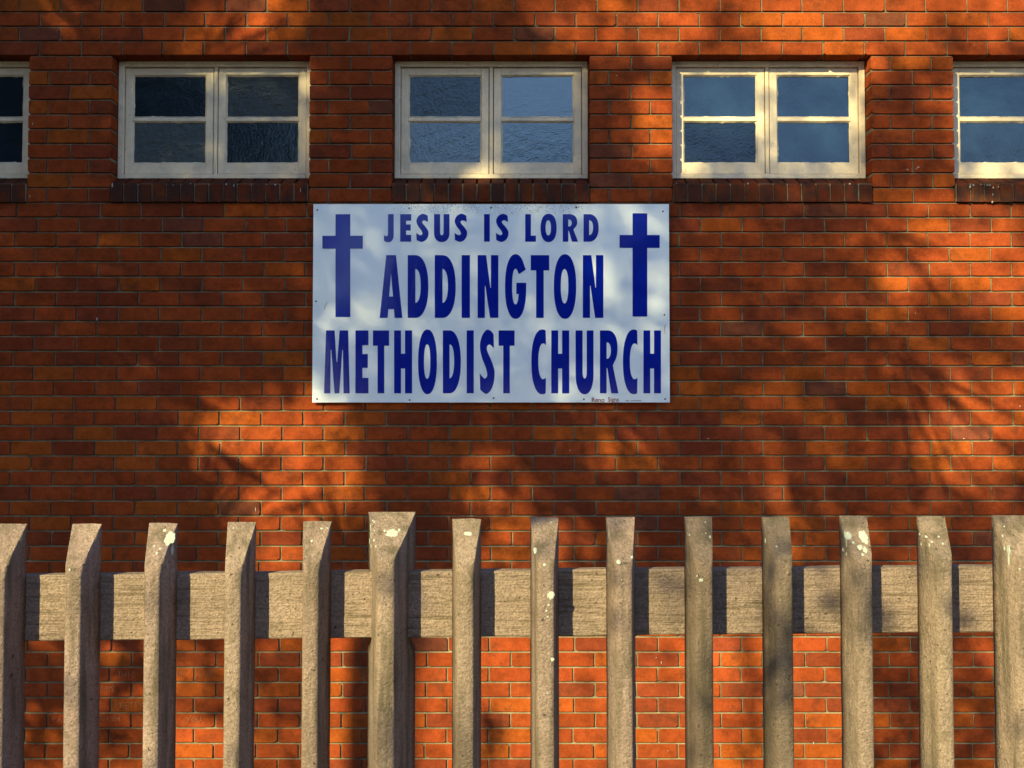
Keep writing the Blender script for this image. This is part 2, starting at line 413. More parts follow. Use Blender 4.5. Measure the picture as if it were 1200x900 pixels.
for wi, (a, b) in enumerate(ops):
    win = child(empty('window', ((a+b)/2, YF, SILL_Z)))
    def put(o): o.parent = win; o.matrix_parent_inverse = Matrix.Translation(-Vector(((a+b)/2, YF, SILL_Z))); return o
    zb, zt = Zf(209.5), bed(0)+.003
    x0, x1 = a+.003, b-.003; xm = (a+b)/2
    mb = MB(); ring(mb, x0, x1, zb, zt, .034, .034, zt-Zf(78.5), .026, YF-.008, YF+.07)
    mb.box(xm-.011, xm+.011, YF+.004, YF+.068, zb+.026, Zf(78.5))
    put(bevel(mb.build('window_frame', M['cream']), .003))
    st, sb = Zf(79.5), Zf(203.5)
    for si, (s0, s1) in enumerate(((x0+.0375, xm-.0155), (xm+.0155, x1-.0375))):
        sy = YF+.008+random.uniform(-.001, .002)
        wl = .043; zm = Zf(139.2)
        pz = ((zm+.011, st-.040), (sb+.064, zm-.011))
        mb = MB(); ring(mb, s0, s1, sb, st, wl, wl, .040, .064, sy, sy+.045)
        mb.box(s0+wl+.0005, s1-wl-.0005, sy+.002, sy+.043, zm-.011, zm+.011)
        put(bevel(mb.build('sash', M['cream']), .0022))
        for pi, (q0, q1) in enumerate(pz):
            pt = putty(s0+wl+.0003, s1-wl-.0003, q0+.0003, q1-.0003, sy+.0025, sy+.013, wi*10+si*2+pi+1, .0085)
            put(pt.build('putty', M['cream']))
            g = M['glass'][glass_pick[wi][si*2+pi]]
            tl = random.uniform(-.014, .014); t2 = random.uniform(-.02, .012); yy = sy+.0132
            hx, hz = (s1-s0)/2-wl, (q1-q0)/2
            c = ((s0+s1)/2, (q0+q1)/2)
            vs = []
            for dy in (0, .004):
                vs += [(c[0]+i*hx, yy+dy+abs(tl)*hx+abs(t2)*hz+i*tl*hx+j*t2*hz, c[1]+j*hz) for i, j in ((-1, -1), (1, -1), (1, 1), (-1, 1))]
            put(from_py('pane', vs, [(0, 1, 2, 3), (7, 6, 5, 4), (0, 4, 5, 1), (1, 5, 6, 2), (2, 6, 7, 3), (3, 7, 4, 0)], g))
    # sill
    sil = child(empty('window_sill', ((a+b)/2, 0, bed(10))))
    n = 14; W_ = (b-a-.004)/n
    core = MB(); core.box(a+.004, b-.004, -.008, .109, bed(10)+.006, SILL_Z-.018)
    o = core.build('sill_mortar', M['mortar']); o.parent = sil; o.matrix_parent_inverse = Matrix.Translation(-Vector(sil.location))
    for k in range(n):
        bw = W_-.009+random.uniform(-.002, .001); jz = random.uniform(-.002, .002); jy = random.uniform(-.003, .003)
        zl, zh, zk = bed(10)+.001+jz, P(600, 214.5, -.02).z+jz, Zf(209.5)-.003
        pr = [(-.021+jy, zl), (-.021+jy, zh-.012), (-.017+jy, zh-.005), (-.008+jy, zh-.001), (.108, zk), (.108, zl)]
        vs = []; c = .0025
        for xx, ins in ((0, c), (c, 0), (bw-c, 0), (bw, c)):
            cy, cz = .045, (zl+zh)/2
            vs += [(xx, y+(ins if y < cy else -ins), z+(ins if z < cz else -ins)) for y, z in pr]
        fs = [tuple(range(5, -1, -1)), tuple(range(18, 24))]
        for s_ in range(3): fs += [(s_*6+i, s_*6+(i+1) % 6, s_*6+6+(i+1) % 6, s_*6+6+i) for i in range(6)]
        m = bpy.data.meshes.new('sill_brick'); m.from_pydata(vs, [], fs); m.update(); m.materials.append(M['sill'])
        bm = bmesh.new(); bm.from_mesh(m); bmesh.ops.recalc_face_normals(bm, faces=bm.faces); bm.to_mesh(m); bm.free()
        sbk = bpy.data.objects.new('sill_brick', m); C.objects.link(sbk); sbk.parent = sil
        sbk.matrix_parent_inverse = Matrix.Translation(-Vector(sil.location)); sbk.location = (a+.002+W_*k+.0045, 0, 0)
        tn = tint(); sbk.color = (tn[0]*.62, tn[1]*.62, tn[2]*.7, 1)

# ------------------------------------------------------------------ the painted sign
SY0, SY1 = -.032, -.0285
def Ps(px, py): return P(px, py, SY0)
s00, s11 = Ps(367.3, 239.2), Ps(785, 471.6)
sign = tag(empty('church_sign', ((s00.x+s11.x)/2, SY1, s11.z)), 'white board with blue lettering and two crosses fixed to the brick wall', 'sign')
so_ = Vector(sign.location)
def onsign(o): o.parent = sign; o.matrix_parent_inverse = Matrix.Translation(-so_); return o
mb = MB(); nx, nzs = 40, 22       # a thin sheet with a little hand-fixed waviness
def wav(x, z): return .0018*noise.noise(Vector((x*1.7, z*1.7, 4)))
for yy, flip in ((0, 0), (.003, 1)):
    n0 = len(mb.v)
    mb.v += [(s00.x+(s11.x-s00.x)*i/nx-so_.x, SY0-so_.y+yy+wav(s00.x+(s11.x-s00.x)*i/nx, s11.z+(s00.z-s11.z)*j/nzs), (s00.z-s11.z)*j/nzs) for j in range(nzs+1) for i in range(nx+1)]
    for j in range(nzs):
        for i in range(nx):
            q = (n0+j*(nx+1)+i, n0+j*(nx+1)+i+1, n0+(j+1)*(nx+1)+i+1, n0+(j+1)*(nx+1)+i)
            mb.f.append(q[::-1] if flip else q)
n1 = (nx+1)*(nzs+1)
rim = [i for i in range(nx)] + [nx+(nx+1)*j for j in range(nzs)] + [(nx+1)*nzs+nx-i for i in range(nx)] + [(nx+1)*(nzs-j) for j in range(nzs)]
for i in range(len(rim)):
    p, q = rim[i], rim[(i+1) % len(rim)]; k = len(mb.v); mb.v += [mb.v[q], mb.v[p], mb.v[p+n1], mb.v[q+n1]]; mb.f.append((k, k+1, k+2, k+3))
brd = mb.build('board', M['sign'], None, True); brd.parent = sign
def arc(cx, cy, rx, ry, a0, a1, n=18, p=2.25):
    o = []
    for i in range(n+1):
        t_ = R(a0+(a1-a0)*i/n); c, s = math.cos(t_), math.sin(t_)
        o.append((cx+rx*math.copysign(abs(c)**(2/p), c), cy+ry*math.copysign(abs(s)**(2/p), s)))
    return o
def spline(pts, n=6):
    """closed Catmull-Rom; a point with a third value is a sharp corner"""
    out = []; m = len(pts)
    for i in range(m):
        p1, p2 = pts[i], pts[(i+1) % m]
        p0 = pts[i-1] if len(p1) == 2 else p1; p3 = pts[(i+2) % m] if len(p2) == 2 else p2
        for k in range(n):
            t_ = k/n
            out.append(tuple(.5*(2*p1[d]+(p2[d]-p0[d])*t_+(2*p0[d]-5*p1[d]+4*p2[d]-p3[d])*t_*t_+(3*p1[d]-p0[d]-3*p2[d]+p3[d])*t_**3) for d in (0, 1)))
    return out
# outlines in a unit box, y down; angles measured with y down
G = {}
G['I'] = [[(0, 0), (1, 0), (1, 1), (0, 1)]]
G['L'] = [[(0, 0), (.53, 0), (.53, .78), (1, .78), (1, 1), (0, 1)]]
G['E'] = [[(0, 0), (1, 0), (1, .235), (.535, .235), (.535, .375), (.95, .375), (.95, .595), (.535, .595), (.535, .755), (1, .755), (1, 1), (0, 1)]]
G['T'] = [[(0, 0), (1, 0), (1, .243), (.70, .243), (.70, 1), (.29, 1), (.29, .243), (0, .243)]]
G['H'] = [[(0, 0), (.385, 0), (.385, .37), (.605, .37), (.605, 0), (1, 0), (1, 1), (.605, 1), (.605, .605), (.385, .605), (.385, 1), (0, 1)]]
G['N'] = [[(0, 0), (.41, 0), (.615, .52), (.64, .52), (.64, 0), (1, 0), (1, 1), (.60, 1), (.375, .49), (.35, .49), (.35, 1), (0, 1)]]
G['M'] = [[(.08, 0), (.41, 0), (.485, .50), (.515, .50), (.61, 0), (.94, 0), (1, 1), (.76, 1), (.74, .31), (.715, .31), (.59, 1), (.41, 1), (.285, .31), (.26, .31), (.24, 1), (0, 1)]]
G['A'] = [[(.29, 0), (.72, 0), (1, 1), (.66, 1), (.63, .86), (.38, .86), (.35, 1), (0, 1)], [(.50, .28), (.59, .66), (.42, .66)]]
G['O'] = [arc(.5, .5, .5, .515, 0, 360, 40)[:-1], arc(.48, .495, .17, .275, 0, 360, 32)[:-1]]
G['D'] = [[(0, 0)] + arc(.36, .5, .64, .5, -90, 90, 30) + [(0, 1)], [(.37, .22)] + arc(.37, .49, .26, .27, -80, 80, 20) + [(.37, .76)]]
G['U'] = [[(0, 0), (.39, 0)] + [(.39, .66)] + arc(.505, .66, .115, .105, 180, 0, 14)[1:] + [(.62, 0), (1, 0)] + arc(.5, .68, .5, .335, 0, 180, 26)]
G['R'] = [[(0, 0)] + arc(.42, .28, .53, .28, -90, 50, 20) + [(.70, .56), (1, 1), (.61, 1), (.40, .60), (.36, .60), (.36, 1), (0, 1)], [(.36, .19)] + arc(.38, .32, .21, .13, -85, 85, 14) + [(.36, .45)]]
G['C'] = [[(.97, .015)] + arc(.74, .5, .74, .515, -76, -284, 40) + [(.97, .985), (.985, .765)] + arc(.80, .49, .33, .285, 66, 294, 26) + [(.985, .235)]]
G['G'] = [[(1, .44)] + arc(.52, .5, .48, .515, 6, 318, 46) + [(.98, .23), (.68, .30)] + arc(.515, .5, .155, .285, -50, -318, 30) + [(.655, .62), (.55, .62), (.55, .44)]]
G['S'] = [spline([(.93, .06, 1), (.955, .287, 1), (.80, .244), (.635, .222), (.49, .262), (.515, .33), (.77, .47), (.957, .60), (1, .70), (.93, .84), (.74, .953), (.46, 1.01), (.215, .98), (.04, .94, 1), (.01, .677, 1), (.15, .726), (.34, .765), (.49, .733), (.50, .68), (.40, .584), (.154, .43), (.03, .287), (.06, .173), (.215, .06), (.49, -.01), (.74, .008)])]
G['J'] = [[(.415, 0), (1, 0), (1, .74)] + arc(.45, .74, .55, .28, 0, 96, 14)[1:] + [(.18, 1.0), (0, .965), (0, .75), (.15, .80), (.30, .80), (.39, .77), (.415, .70)]]
G['X'] = [[(.325, 0), (.69, 0), (.69, .21), (1, .21), (1, .335), (.69, .335), (.69, 1), (.325, 1), (.325, .335), (0, .335), (0, .21), (.325, .21)]]
def outline_mesh(name, contours, mat, y, thick=.0007):
    """filled outline in the wall plane (points are x, z) with a hair of thickness"""
    cu = bpy.data.curves.new(name, 'CURVE'); cu.dimensions = '2D'; cu.fill_mode = 'BOTH'; cu.extrude = thick
    for c in contours:
        s = cu.splines.new('POLY'); s.points.add(len(c)-1); s.use_cyclic_u = True
        for p, q in zip(s.points, c): p.co = (q[0], q[1], 0, 1)
    tmp = bpy.data.objects.new(name, cu); C.objects.link(tmp)
    me = bpy.data.meshes.new_from_object(tmp.evaluated_get(bpy.context.evaluated_depsgraph_get()))
    bpy.data.objects.remove(tmp); bpy.data.curves.remove(cu)
    me.transform(Matrix(((1, 0, 0, 0), (0, 0, -1, y), (0, 1, 0, 0), (0, 0, 0, 1))))
    for v_ in me.vertices: v_.co.y += wav(v_.co.x, v_.co.z)
    me.materials.clear(); me.materials.append(mat); me.name = name
    o = bpy.data.objects.new(name, me); C.objects.link(o); return o
def glyph(ch, x0, x1, y0, y1, name='letter'):
    cs = []
    for c in G[ch]:
        cs.append([(lambda q: (q.x, q.z))(Ps(x0+(x1-x0)*u, y0+(y1-y0)*v_)) for u, v_ in c])
    return onsign(outline_mesh(name, cs, M['blue'], SY0-.0012))
L1 = [('J', 450, 461.4), ('E', 469, 481.9), ('S', 487.7, 502.2), ('U', 508.7, 526.7), ('S', 532.5, 547.5), ('I', 567.2, 574), ('S', 581, 596), ('L', 615.5, 628), ('O', 633.5, 652.3), ('R', 659.5, 677.3), ('D', 683.8, 701.5)]
L2 = [('A', 445, 471.5), ('D', 477.8, 502), ('D', 509.5, 534), ('I', 541, 550.7), ('N', 559.7, 584), ('G', 590.8, 616.7), ('T', 622, 643.6), ('O', 649, 675.2), ('N', 683, 707)]
L3 = [('M', 379.8, 409.8), ('E', 416.6, 431.8), ('T', 437, 456), ('H', 461.9, 482.9), ('O', 490, 512), ('D', 519, 540), ('I', 546.9, 555.2), ('S', 562, 579.6), ('T', 584.3, 603), ('C', 622.7, 640), ('H', 646, 667), ('U', 674.5, 695.5), ('R', 703, 724.7), ('C', 730, 747.2), ('H', 754, 774.5)]
for line, y0, y1 in ((L1, 251, 283.2), (L2, 299, 372.5), (L3, 387.2, 460.9)):
    for ch, a, b in line: glyph(ch, a, b, y0, y1)
glyph('X', 377.8, 425.2, 251, 371.5, 'cross'); glyph('X', 726, 773, 250, 371, 'cross')
def text_mesh(txt, size, loc, mat, name, sx=1.0):
    cu = bpy.data.curves.new(name, 'FONT'); cu.body = txt; cu.size = size; cu.extrude = .0002; cu.offset = size*.012
    tmp = bpy.data.objects.new(name, cu); C.objects.link(tmp)
    me = bpy.data.meshes.new_from_object(tmp.evaluated_get(bpy.context.evaluated_depsgraph_get()))
    bpy.data.objects.remove(tmp); bpy.data.curves.remove(cu)
    me.transform(Matrix(((sx, 0, 0, loc[0]), (0, 0, -1, loc[1]), (0, 1, 0, loc[2]), (0, 0, 0, 1))))
    for v_ in me.vertices: v_.co.y += wav(v_.co.x, v_.co.z)
    me.materials.clear(); me.materials.append(mat)
    o = bpy.data.objects.new(name, me); C.objects.link(o); return o
q = Ps(693, 471.0); onsign(text_mesh('Reno', .036, (q.x, SY0-.001, q.z), M['red'], 'maker_name', .98))
q = Ps(712.3, 470.6); onsign(text_mesh('Signs', .036, (q.x, SY0-.001, q.z), M['red'], 'maker_name', .90))
mb = MB(); q = Ps(733, 470.6); x = q.x          # a line too small to read
for i in range(11):
    wdt = random.uniform(.005, .008)
    if i != 3: mb.box(x, x+wdt, SY0-.0008, SY0-.0002, q.z+random.uniform(0, .002), q.z+random.uniform(.007, .010))
    x += wdt+.0017
onsign(mb.build('maker_small_print', M['grey']))
def screw(px, py, r=.0052):
    q = Ps(px, py); vs = []; n = 8
    for rr, yy in ((r, SY0+.0005), (r, SY0-.002), (r*.6, SY0-.0032)):
        vs += [(q.x+rr*math.cos(i*math.tau/n), yy+wav(q.x, q.z), q.z+rr*math.sin(i*math.tau/n)) for i in range(n)]
    fs = [(k*n+i, k*n+(i+1) % n, (k+1)*n+(i+1) % n, (k+1)*n+i) for k in range(2) for i in range(n)] + [tuple(range(2*n, 3*n))]
    onsign(from_py('screw', vs, fs, M['metal']))
for p_ in [(371.8, 246), (370.3, 353), (371.5, 467.6), (480, 468.8), (578.4, 466.5), (684.2, 467.8), (779.4, 467.6), (778.6, 369), (776.8, 247.8), (479.5, 244), (575.6, 243.4), (675.3, 243)]: screw(*p_)
def streak(name, pts, wd, mat, y, parentf):
    vs = []; fs = []
    for i, p_ in enumerate(pts):
        a = pts[max(i-1, 0)]; b = pts[min(i+1, len(pts)-1)]
        dx, dz = b[0]-a[0], b[1]-a[1]; l = math.hypot(dx, dz) or 1
        vs += [(p_[0]-dz/l*wd/2, y, p_[1]+dx/l*wd/2), (p_[0]+dz/l*wd/2, y, p_[1]-dx/l*wd/2)]
    fs = [(2*i, 2*i+1, 2*i+3, 2*i+2) for i in range(len(pts)-1)]
    return vs, fs
M['rust'] = simple('rust_scratch', (.42, .20, .15), .8, .2, 50, 0)
for pts in ([(383, 354), (381.5, 358), (380, 363)], [(779.8, 380), (778.6, 385), (779.6, 391)]):
    vs, fs = streak('s', [(lambda q: (q.x, q.z))(Ps(*p_)) for p_ in pts], .003, None, SY0-.0012, None)
    onsign(from_py('scratch', vs, [f_[::-1] for f_ in fs], M['rust']))

# ------------------------------------------------------------------ marks on the brickwork: chalk words and droppings
STK = {'T': [[(0, 0), (1, 0)], [(.5, 0), (.5, 1)]], 'H': [[(0, 0), (0, 1)], [(1, 0), (1, 1)], [(0, .5), (1, .5)]], 'I': [[(.5, 0), (.5, 1)]],
       'S': [[(1, .1), (.4, 0), (.1, .3), (.8, .6), (.7, .95), (0, 1)]], 'O': [[(.5, 0), (0, .5), (.5, 1), (1, .5), (.5, 0)]], 'F': [[(0, 1), (.1, 0), (1, 0)], [(.1, .5), (.7, .5)]],
       'V': [[(0, 0), (.45, 1), (1, 0)]], 'N': [[(0, 1), (.1, 0), (.9, 1), (1, 0)]], 'E': [[(1, 0), (0, 0), (0, 1), (1, 1)], [(0, .5), (.8, .5)]],
       'Y': [[(0, 0), (.5, .5)], [(1, 0), (.5, .5), (.1, 1.25)]], 'U': [[(0, 0), (.1, .8), (.5, 1), (.9, .8), (1, 0)]], 'W': [[(0, 0), (.25, 1), (.5, .4), (.75, 1), (1, 0)]],
       'A': [[(0, 1), (.5, 0), (1, 1)], [(.2, .6), (.8, .6)]], 'P': [[(0, 1), (0, 0), (.9, .2), (0, .5)]], 'R': [[(0, 1), (0, 0), (.9, .2), (0, .5), (1, 1)]]}
def chalk(word, x, y, cw, h):
    mb = MB()
    for ch in word:
        for st in STK[ch]:
            pts = [(lambda q: (q.x, q.z))(P(x+u*cw*.75+random.uniform(-.3, .3), y+v_*h+random.uniform(-.3, .3))) for u, v_ in st]
            vs, fs = streak('c', pts, .0032, None, -.003, None); mb.add(vs, [f_[::-1] for f_ in fs])
        x += cw
    child(mb.build('chalk_word', M['chalk']))
for a in [('THIS', 138, 787, 5.5, 7), ('WNS', 120, 804, 5, 6), ('PRETTY', 136, 823, 5.5, 7), ('WISH', 118, 839, 6, 6), ('OF', 207, 786, 6, 7), ('VINE', 233, 786, 5, 7), ('YOU', 219, 840, 6, 6), ('PA', 62, 840, 6, 6)]: chalk(*a)
def blob(px, py, rx, rz, y, mat, name, parentf, n=9, depth=.003, seed=0):
    r = random.Random(seed or int(px*7+py)); q = P(px, py, y); vs = [(q.x, y-depth, q.z)]
    for k, s_ in ((0, .6), (1, 1.0)):
        for i in range(n):
            t_ = math.tau*i/n; j = r.uniform(.75, 1.2)
            vs.append((q.x+rx*s_*j*math.cos(t_), y-(depth*.8 if k == 0 else -.002), q.z+rz*s_*j*math.sin(t_)))
    fs = [(0, 1+i, 1+(i+1) % n) for i in range(n)] + [(1+i, 1+n+i, 1+n+(i+1) % n, 1+(i+1) % n) for i in range(n)]
    return vs, fs
mb = MB()
for px, py, rx, rz in [(113.5, 374, .004, .010), (38, 145, .003, .007), (35, 230, .003, .008), (131.5, 217, .004, .014), (203, 217, .004, .004), (223, 215, .003, .004),
        (265, 216, .005, .005), (274, 217, .003, .010), (322.5, 216.2, .006, .006), (352, 223, .002, .014), (876.5, 215.2, .006, .005), (996, 215.5, .006, .005), (793, 215, .003, .003),
        (1137, 219, .005, .008), (1141, 217, .006, .005), (1157, 217, .006, .004), (1164, 220, .005, .008), (1170, 219, .004, .004), (1163.5, 228, .003, .008), (1163, 236.5, .005, .007), (1160, 217, .007, .004), (1150, 216, .005, .004),
        (1063.5, 198.7, .008, .004), (1076, 196, .009, .005), (1074, 198, .004, .004), (320, 33.5, .003, .008), (343, 33, .004, .003), (723, 88.5, .004, .004), (1073, 367, .003, .003), (1195.5, 476, .005, .004),
        (830, 514, .005, .004), (1129.5, 514, .004, .004), (878, 554.5, .004, .004), (299.5, 597, .003, .016), (775, 776.5, .003, .010), (769, 770.5, .004, .003), (953.5, 871, .003, .008), (782.5, 880, .003, .003), (668, 528, .003, .006)]:
    vs, fs = blob(px, py, rx, rz, -.023 if 212 < py < 238 and not (30 < px < 36) else -.001, None, '', None); mb.add(vs, fs)
child(tag(mb.build('bird_droppings', M['dropping']), kind='stuff'))

# ------------------------------------------------------------------ concrete palisade fence
FY = -D+2.95; PD = .095; RY = FY+PD         # front of the pales, their depth, front of the rail
SLOPE = math.tan(R(.53))
fence = tag(empty('concrete_fence', (0, RY, 0)), 'weathered concrete palisade fence with pointed pales on one rail', 'fence')
f0 = Vector(fence.location)
def onf(o): o.parent = fence; o.matrix_parent_inverse = Matrix.Translation(-f0); return o
def rail_z(py, x): return P(600, py, RY).z + SLOPE*x
# rail: one cast beam, slightly uneven
mb = MB(); X0, X1, nseg = -3.4, 3.4, 170
rows = [(RY+.0, 745), (RY+.0, 707), (RY+.0, 669.5)]
prof_ = [(RY+.004, 746.2), (RY, 744.5), (RY, 726), (RY, 707), (RY, 688), (RY, 670.5), (RY+.003, 669), (RY+.05, 669), (RY+.05, 746.2)]
for i in range(nseg+1):
    x = X0+(X1-X0)*i/nseg
    for k, (yy, py) in enumerate(prof_):
        mb.v.append((x, yy+.0018*noise.noise(Vector((x*9, k*1.3, 1))), rail_z(py, x)+.0022*noise.noise(Vector((x*6, k*.4, 7)))))
n = len(prof_)
mb.f = [(i*n+k, (i+1)*n+k, (i+1)*n+(k+1) % n, i*n+(k+1) % n) for i in range(nseg) for k in range(n)] + [tuple(range(n-1, -1, -1)), tuple(nseg*n+k for k in range(n))]
mb.f = [q_[::-1] for q_ in mb.f]
onf(mb.build('rail', M['rail']))
def pale(name, cx, zt, zc, a, b, depth, seed, tilt=0.0, y0=FY, mat=None, notch=None, nz_=44):
    """trapezoid prism, narrow face forward, its top cut back on a slope from zc (front) to zt (back)"""
    r = Vector((seed*3.7, 0, 0)); mb = MB(); ch = .006
    # section from back-left round the front to back-right, then the back
    sec = [(-b, 1.0), (-b+(b-a)*.33, .67), (-b+(b-a)*.66, .34), (-a-.001, .07), (-a+ch*.7, 0.0), (-a*.3, -.004), (a*.3, -.004), (a-ch*.7, 0.0), (a+.001, .07), (b-(b-a)*.66, .34), (b-(b-a)*.33, .67), (b, 1.0), (b*.4, 1.02), (-b*.4, 1.02)]
    n = len(sec); zb = -.05
    for j in range(nz_+1):
        for k, (sx, sy) in enumerate(sec):
            top = zc+(zt-zc)*max(0, min(1, sy))+ (.003*noise.noise(r+Vector((sx*60, sy*6, 9))))
            z = zb+(top-zb)*(j/nz_)
            q_ = noise.noise(r+Vector((sx*25, sy*3, z*12)))*.0013+noise.noise(r+Vector((sx*90, sy*12, z*55)))*.0011
            y = y0+depth*sy+q_; x = cx+sx*(1+q_*12)+tilt*(z-zt)
            if notch and sy > .6:
                z0_, z1_ = notch; lim = b if z > z1_+.004 else (.050 if z > z0_-.004 else min(b, .050+(z0_-.004-z)*.55))
                x = cx+max(-lim, min(lim, x-cx))
            mb.v.append((x, y, z))
    for j in range(nz_):
        mb.f += [(j*n+k, j*n+(k+1) % n, (j+1)*n+(k+1) % n, (j+1)*n+k) for k in range(n)]
    # sloped cut: fill in strips so it stays rough
    t0 = nz_*n
    nl = 6
    for k in range(6):
        l0, l1 = t0+k, t0+k+1; r0_, r1_ = t0+11-k, t0+10-k
        if k < 5: mb.f.append((l0, l1, r1_, r0_))
    mb.f.append((t0, t0+11, t0+12, t0+13))
    o = mb.build(name, mat or M['concrete']); ns_ = nz_*n
    for p_ in o.data.polygons: p_.use_smooth = p_.index < ns_
    bm = bmesh.new(); bm.from_mesh(o.data); bmesh.ops.recalc_face_normals(bm, faces=bm.faces); bm.to_mesh(o.data); bm.free()
    return onf(o)
cent = [(15, 614), (102, 614), (191.5, 613), (283.5, 612), (372, 611), (547, 608), (638, 606.5), (727, 606), (818, 605.5), (908.5, 606), (999.5, 604.5), (1090.5, 605), (1182, 604)]
cent = [(-258+2, 617), (-167+2, 616), (-76, 615)] + cent + [(1273, 603), (1364, 602), (1455, 601)] + [(1546+91*i, 600-i) for i in range(5)] + [(-347-91*i, 618+i) for i in range(4)]
pales = {}
for i, (px, py) in enumerate(cent):
    q = P(px, py, RY); fz = P(px, py+52+random.uniform(-4, 4), FY).z
    big = 1.22 if px == 1182 else 1.0
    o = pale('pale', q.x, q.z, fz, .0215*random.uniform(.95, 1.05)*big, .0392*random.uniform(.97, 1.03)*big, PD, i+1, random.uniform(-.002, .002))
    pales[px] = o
    g1 = {818: .62, 908.5: .58, 999.5: .85, 638: .88, 727: .95}.get(px, random.uniform(.88, 1.06)); o.color = (g1, g1*random.uniform(.97, 1.02), g1*random.uniform(.93, 1.06), 1)  # tone varies; the two darkest pales also carry tree shade in their colour
# the intermediate post: a bigger pale in front, wide shoulders behind the rail that are notched round it
q = P(460, 599.5, RY+.055)
pb = pale('post', q.x, q.z, P(460, 655, FY-.012).z, .0235, .0665, .15, 77, 0, FY-.012, None, (rail_z(746.2, q.x), rail_z(669, q.x)), 150)

# lichen: crusts with real thickness on the faces and cut tops
def crust(owner, px, py, rx, ry, y_shift=0.0, n=24, top=True):
    """ragged crust at a photo spot on the sloping cut (top) or the front face of a pale"""
    r = random.Random(int(px*13+py*7))
    # find y on the cut: between FY at the front edge and RY at the back edge
    mw = owner.data; best = None
    # ray from the camera to the pale
    o_ = Vector((0, -D, EYE)); d = (P(px, py, RY)-o_).normalized()
    hit = BV[owner.name].ray_cast(o_, d)
    if hit[0] is None: return None
    c, nrm = hit[0], hit[1]
    if nrm.dot(d) > 0: nrm = -nrm
    tx = nrm.cross(Vector((0, 0, 1))).normalized()
    if tx.x < 0: tx = -tx
    tz = nrm.cross(tx).normalized()
    if tz.z < 0: tz = -tz
    vs = [tuple(c+nrm*.0016)]; sx, sz = rx/490.0, ry/490.0/max(.35, abs(nrm.dot(d)))*.9
    for k, s_ in ((0, .7), (1, 1.0)):
        for i in range(n):
            t_ = math.tau*i/n; j = (.95+.35*noise.noise(Vector((math.cos(t_)*1.6+px, math.sin(t_)*1.6+py, 0)))+r.uniform(-.12, .12))
            vs.append(tuple(c+tx*(sx*s_*j*math.cos(t_))+tz*(sz*s_*j*math.sin(t_))+nrm*(.0013 if k == 0 else .0003)))
    fs = [(0, 1+i, 1+(i+1) % n) for i in range(n)] + [(1+i, 1+n+i, 1+n+(i+1) % n, 1+(i+1) % n) for i in range(n)]
    return vs, fs
from mathutils.bvhtree import BVHTree
BV = {}
for o in list(pales.values())+[pb]:
    BV[o.name] = BVHTree.FromPolygons([v_.co.copy() for v_ in o.data.vertices], [tuple(p_.vertices) for p_ in o.data.polygons])
SP = [(191.5, [(199, 631, 7, 9), (193, 622, 3, 2.5), (184, 648, 2, 2), (188, 643, 2.2, 2), (181, 640, 1.5, 2), (202, 644, 3, 4)]),
      (102, [(82, 668, 1.6, 2)]), (283.5, [(274, 619, 1.6, 1.4)]), (372, [(365.5, 634, 1.8, 2), (377, 619.5, 2, 1.5), (384, 619, 1.2, 1.2)]),
      (547, [(548.3, 625.5, 5.6, 3.2)]),
      (638, [(627.5, 645, 2.4, 5), (645.6, 697.5, 5, 6), (638, 662, 2.2, 2.6), (646, 612, 1.4, 1.4), (630, 613.5, 1.2, 1.2), (642, 723, 1.4, 1.6), (647.5, 773, 2.6, 2.8), (641.5, 812.5, 1.2, 1.4), (643, 709, 1.8, 2), (640.5, 716, 1.5, 2)]),
      (727, [(725, 658.6, 3, 3.6), (740.5, 653, 1.8, 2.2), (714, 626, 1.2, 1.6), (728.5, 679.5, 1, 1.4)]),
      (818, [(821.5, 680, 3.2, 3), (817, 675, 1.2, 1.2), (826.5, 612, 1.2, 1.2), (832, 629, 1.6, 2), (827, 625, 1, 1), (808, 627, 1.2, 1)]),
      (908.5, [(897, 634, 1.2, 1.4), (910, 640.5, 1.4, 1.4)]),
      (999.5, [(994, 628, 5, 6), (1012, 629, 6.5, 10), (1008, 641, 4, 4), (1000, 636, 2, 2), (1014, 645, 3, 5), (988, 644, 1.6, 1.6), (992, 636, 2, 3), (1011, 650, 2.4, 2.4), (992, 649, 1.4, 1.4), (990, 626, 1.5, 3)]),
      (1090.5, [(1085.5, 629, 2, 2), (1100, 629, 1.6, 1.6), (1092, 635, 2, 1.6), (1089, 639, 1.8, 1.6), (1105, 637, 1.6, 2), (1078, 626, 1, 1), (1079.5, 638, 1.2, 1.4)]),
      (1182, [(1182, 645, 4.2, 5), (1182, 653, 2, 7), (1177, 643, 1.6, 2), (1175, 628, 1.2, 1.6), (1195, 667, 1.6, 1.6), (1177, 617, 1.2, 1.2)])]
for px, spots in SP:
    for k, s_ in enumerate(spots):
        r_ = crust(pales[px], *s_)
        if r_: o = from_py('lichen', r_[0], r_[1], M['lichen']); o.parent = pales[px]; o.matrix_parent_inverse = Matrix.Identity(4)
mbx = MB()
for s_ in [(459.5, 624.5, 9, 6.2), (437, 610, 1.4, 1.4), (434.5, 618, 1.4, 2), (439, 622, 1.2, 1.6), (435, 627, 1.4, 1.8), (438.5, 633, 1.4, 2), (433.5, 634, 1, 1.4), (439, 612, 1.4, 1.6), (435, 640, 1.2, 1.2), (440.5, 640, 1.2, 1.4), (451, 622, 2, 2), (468, 621, 2, 2.4)]:
    r_ = crust(pb, *s_)
    if r_:
        o = from_py('lichen', r_[0], r_[1], M['lichen']); o.parent = pb; o.matrix_parent_inverse = Matrix.Identity(4)

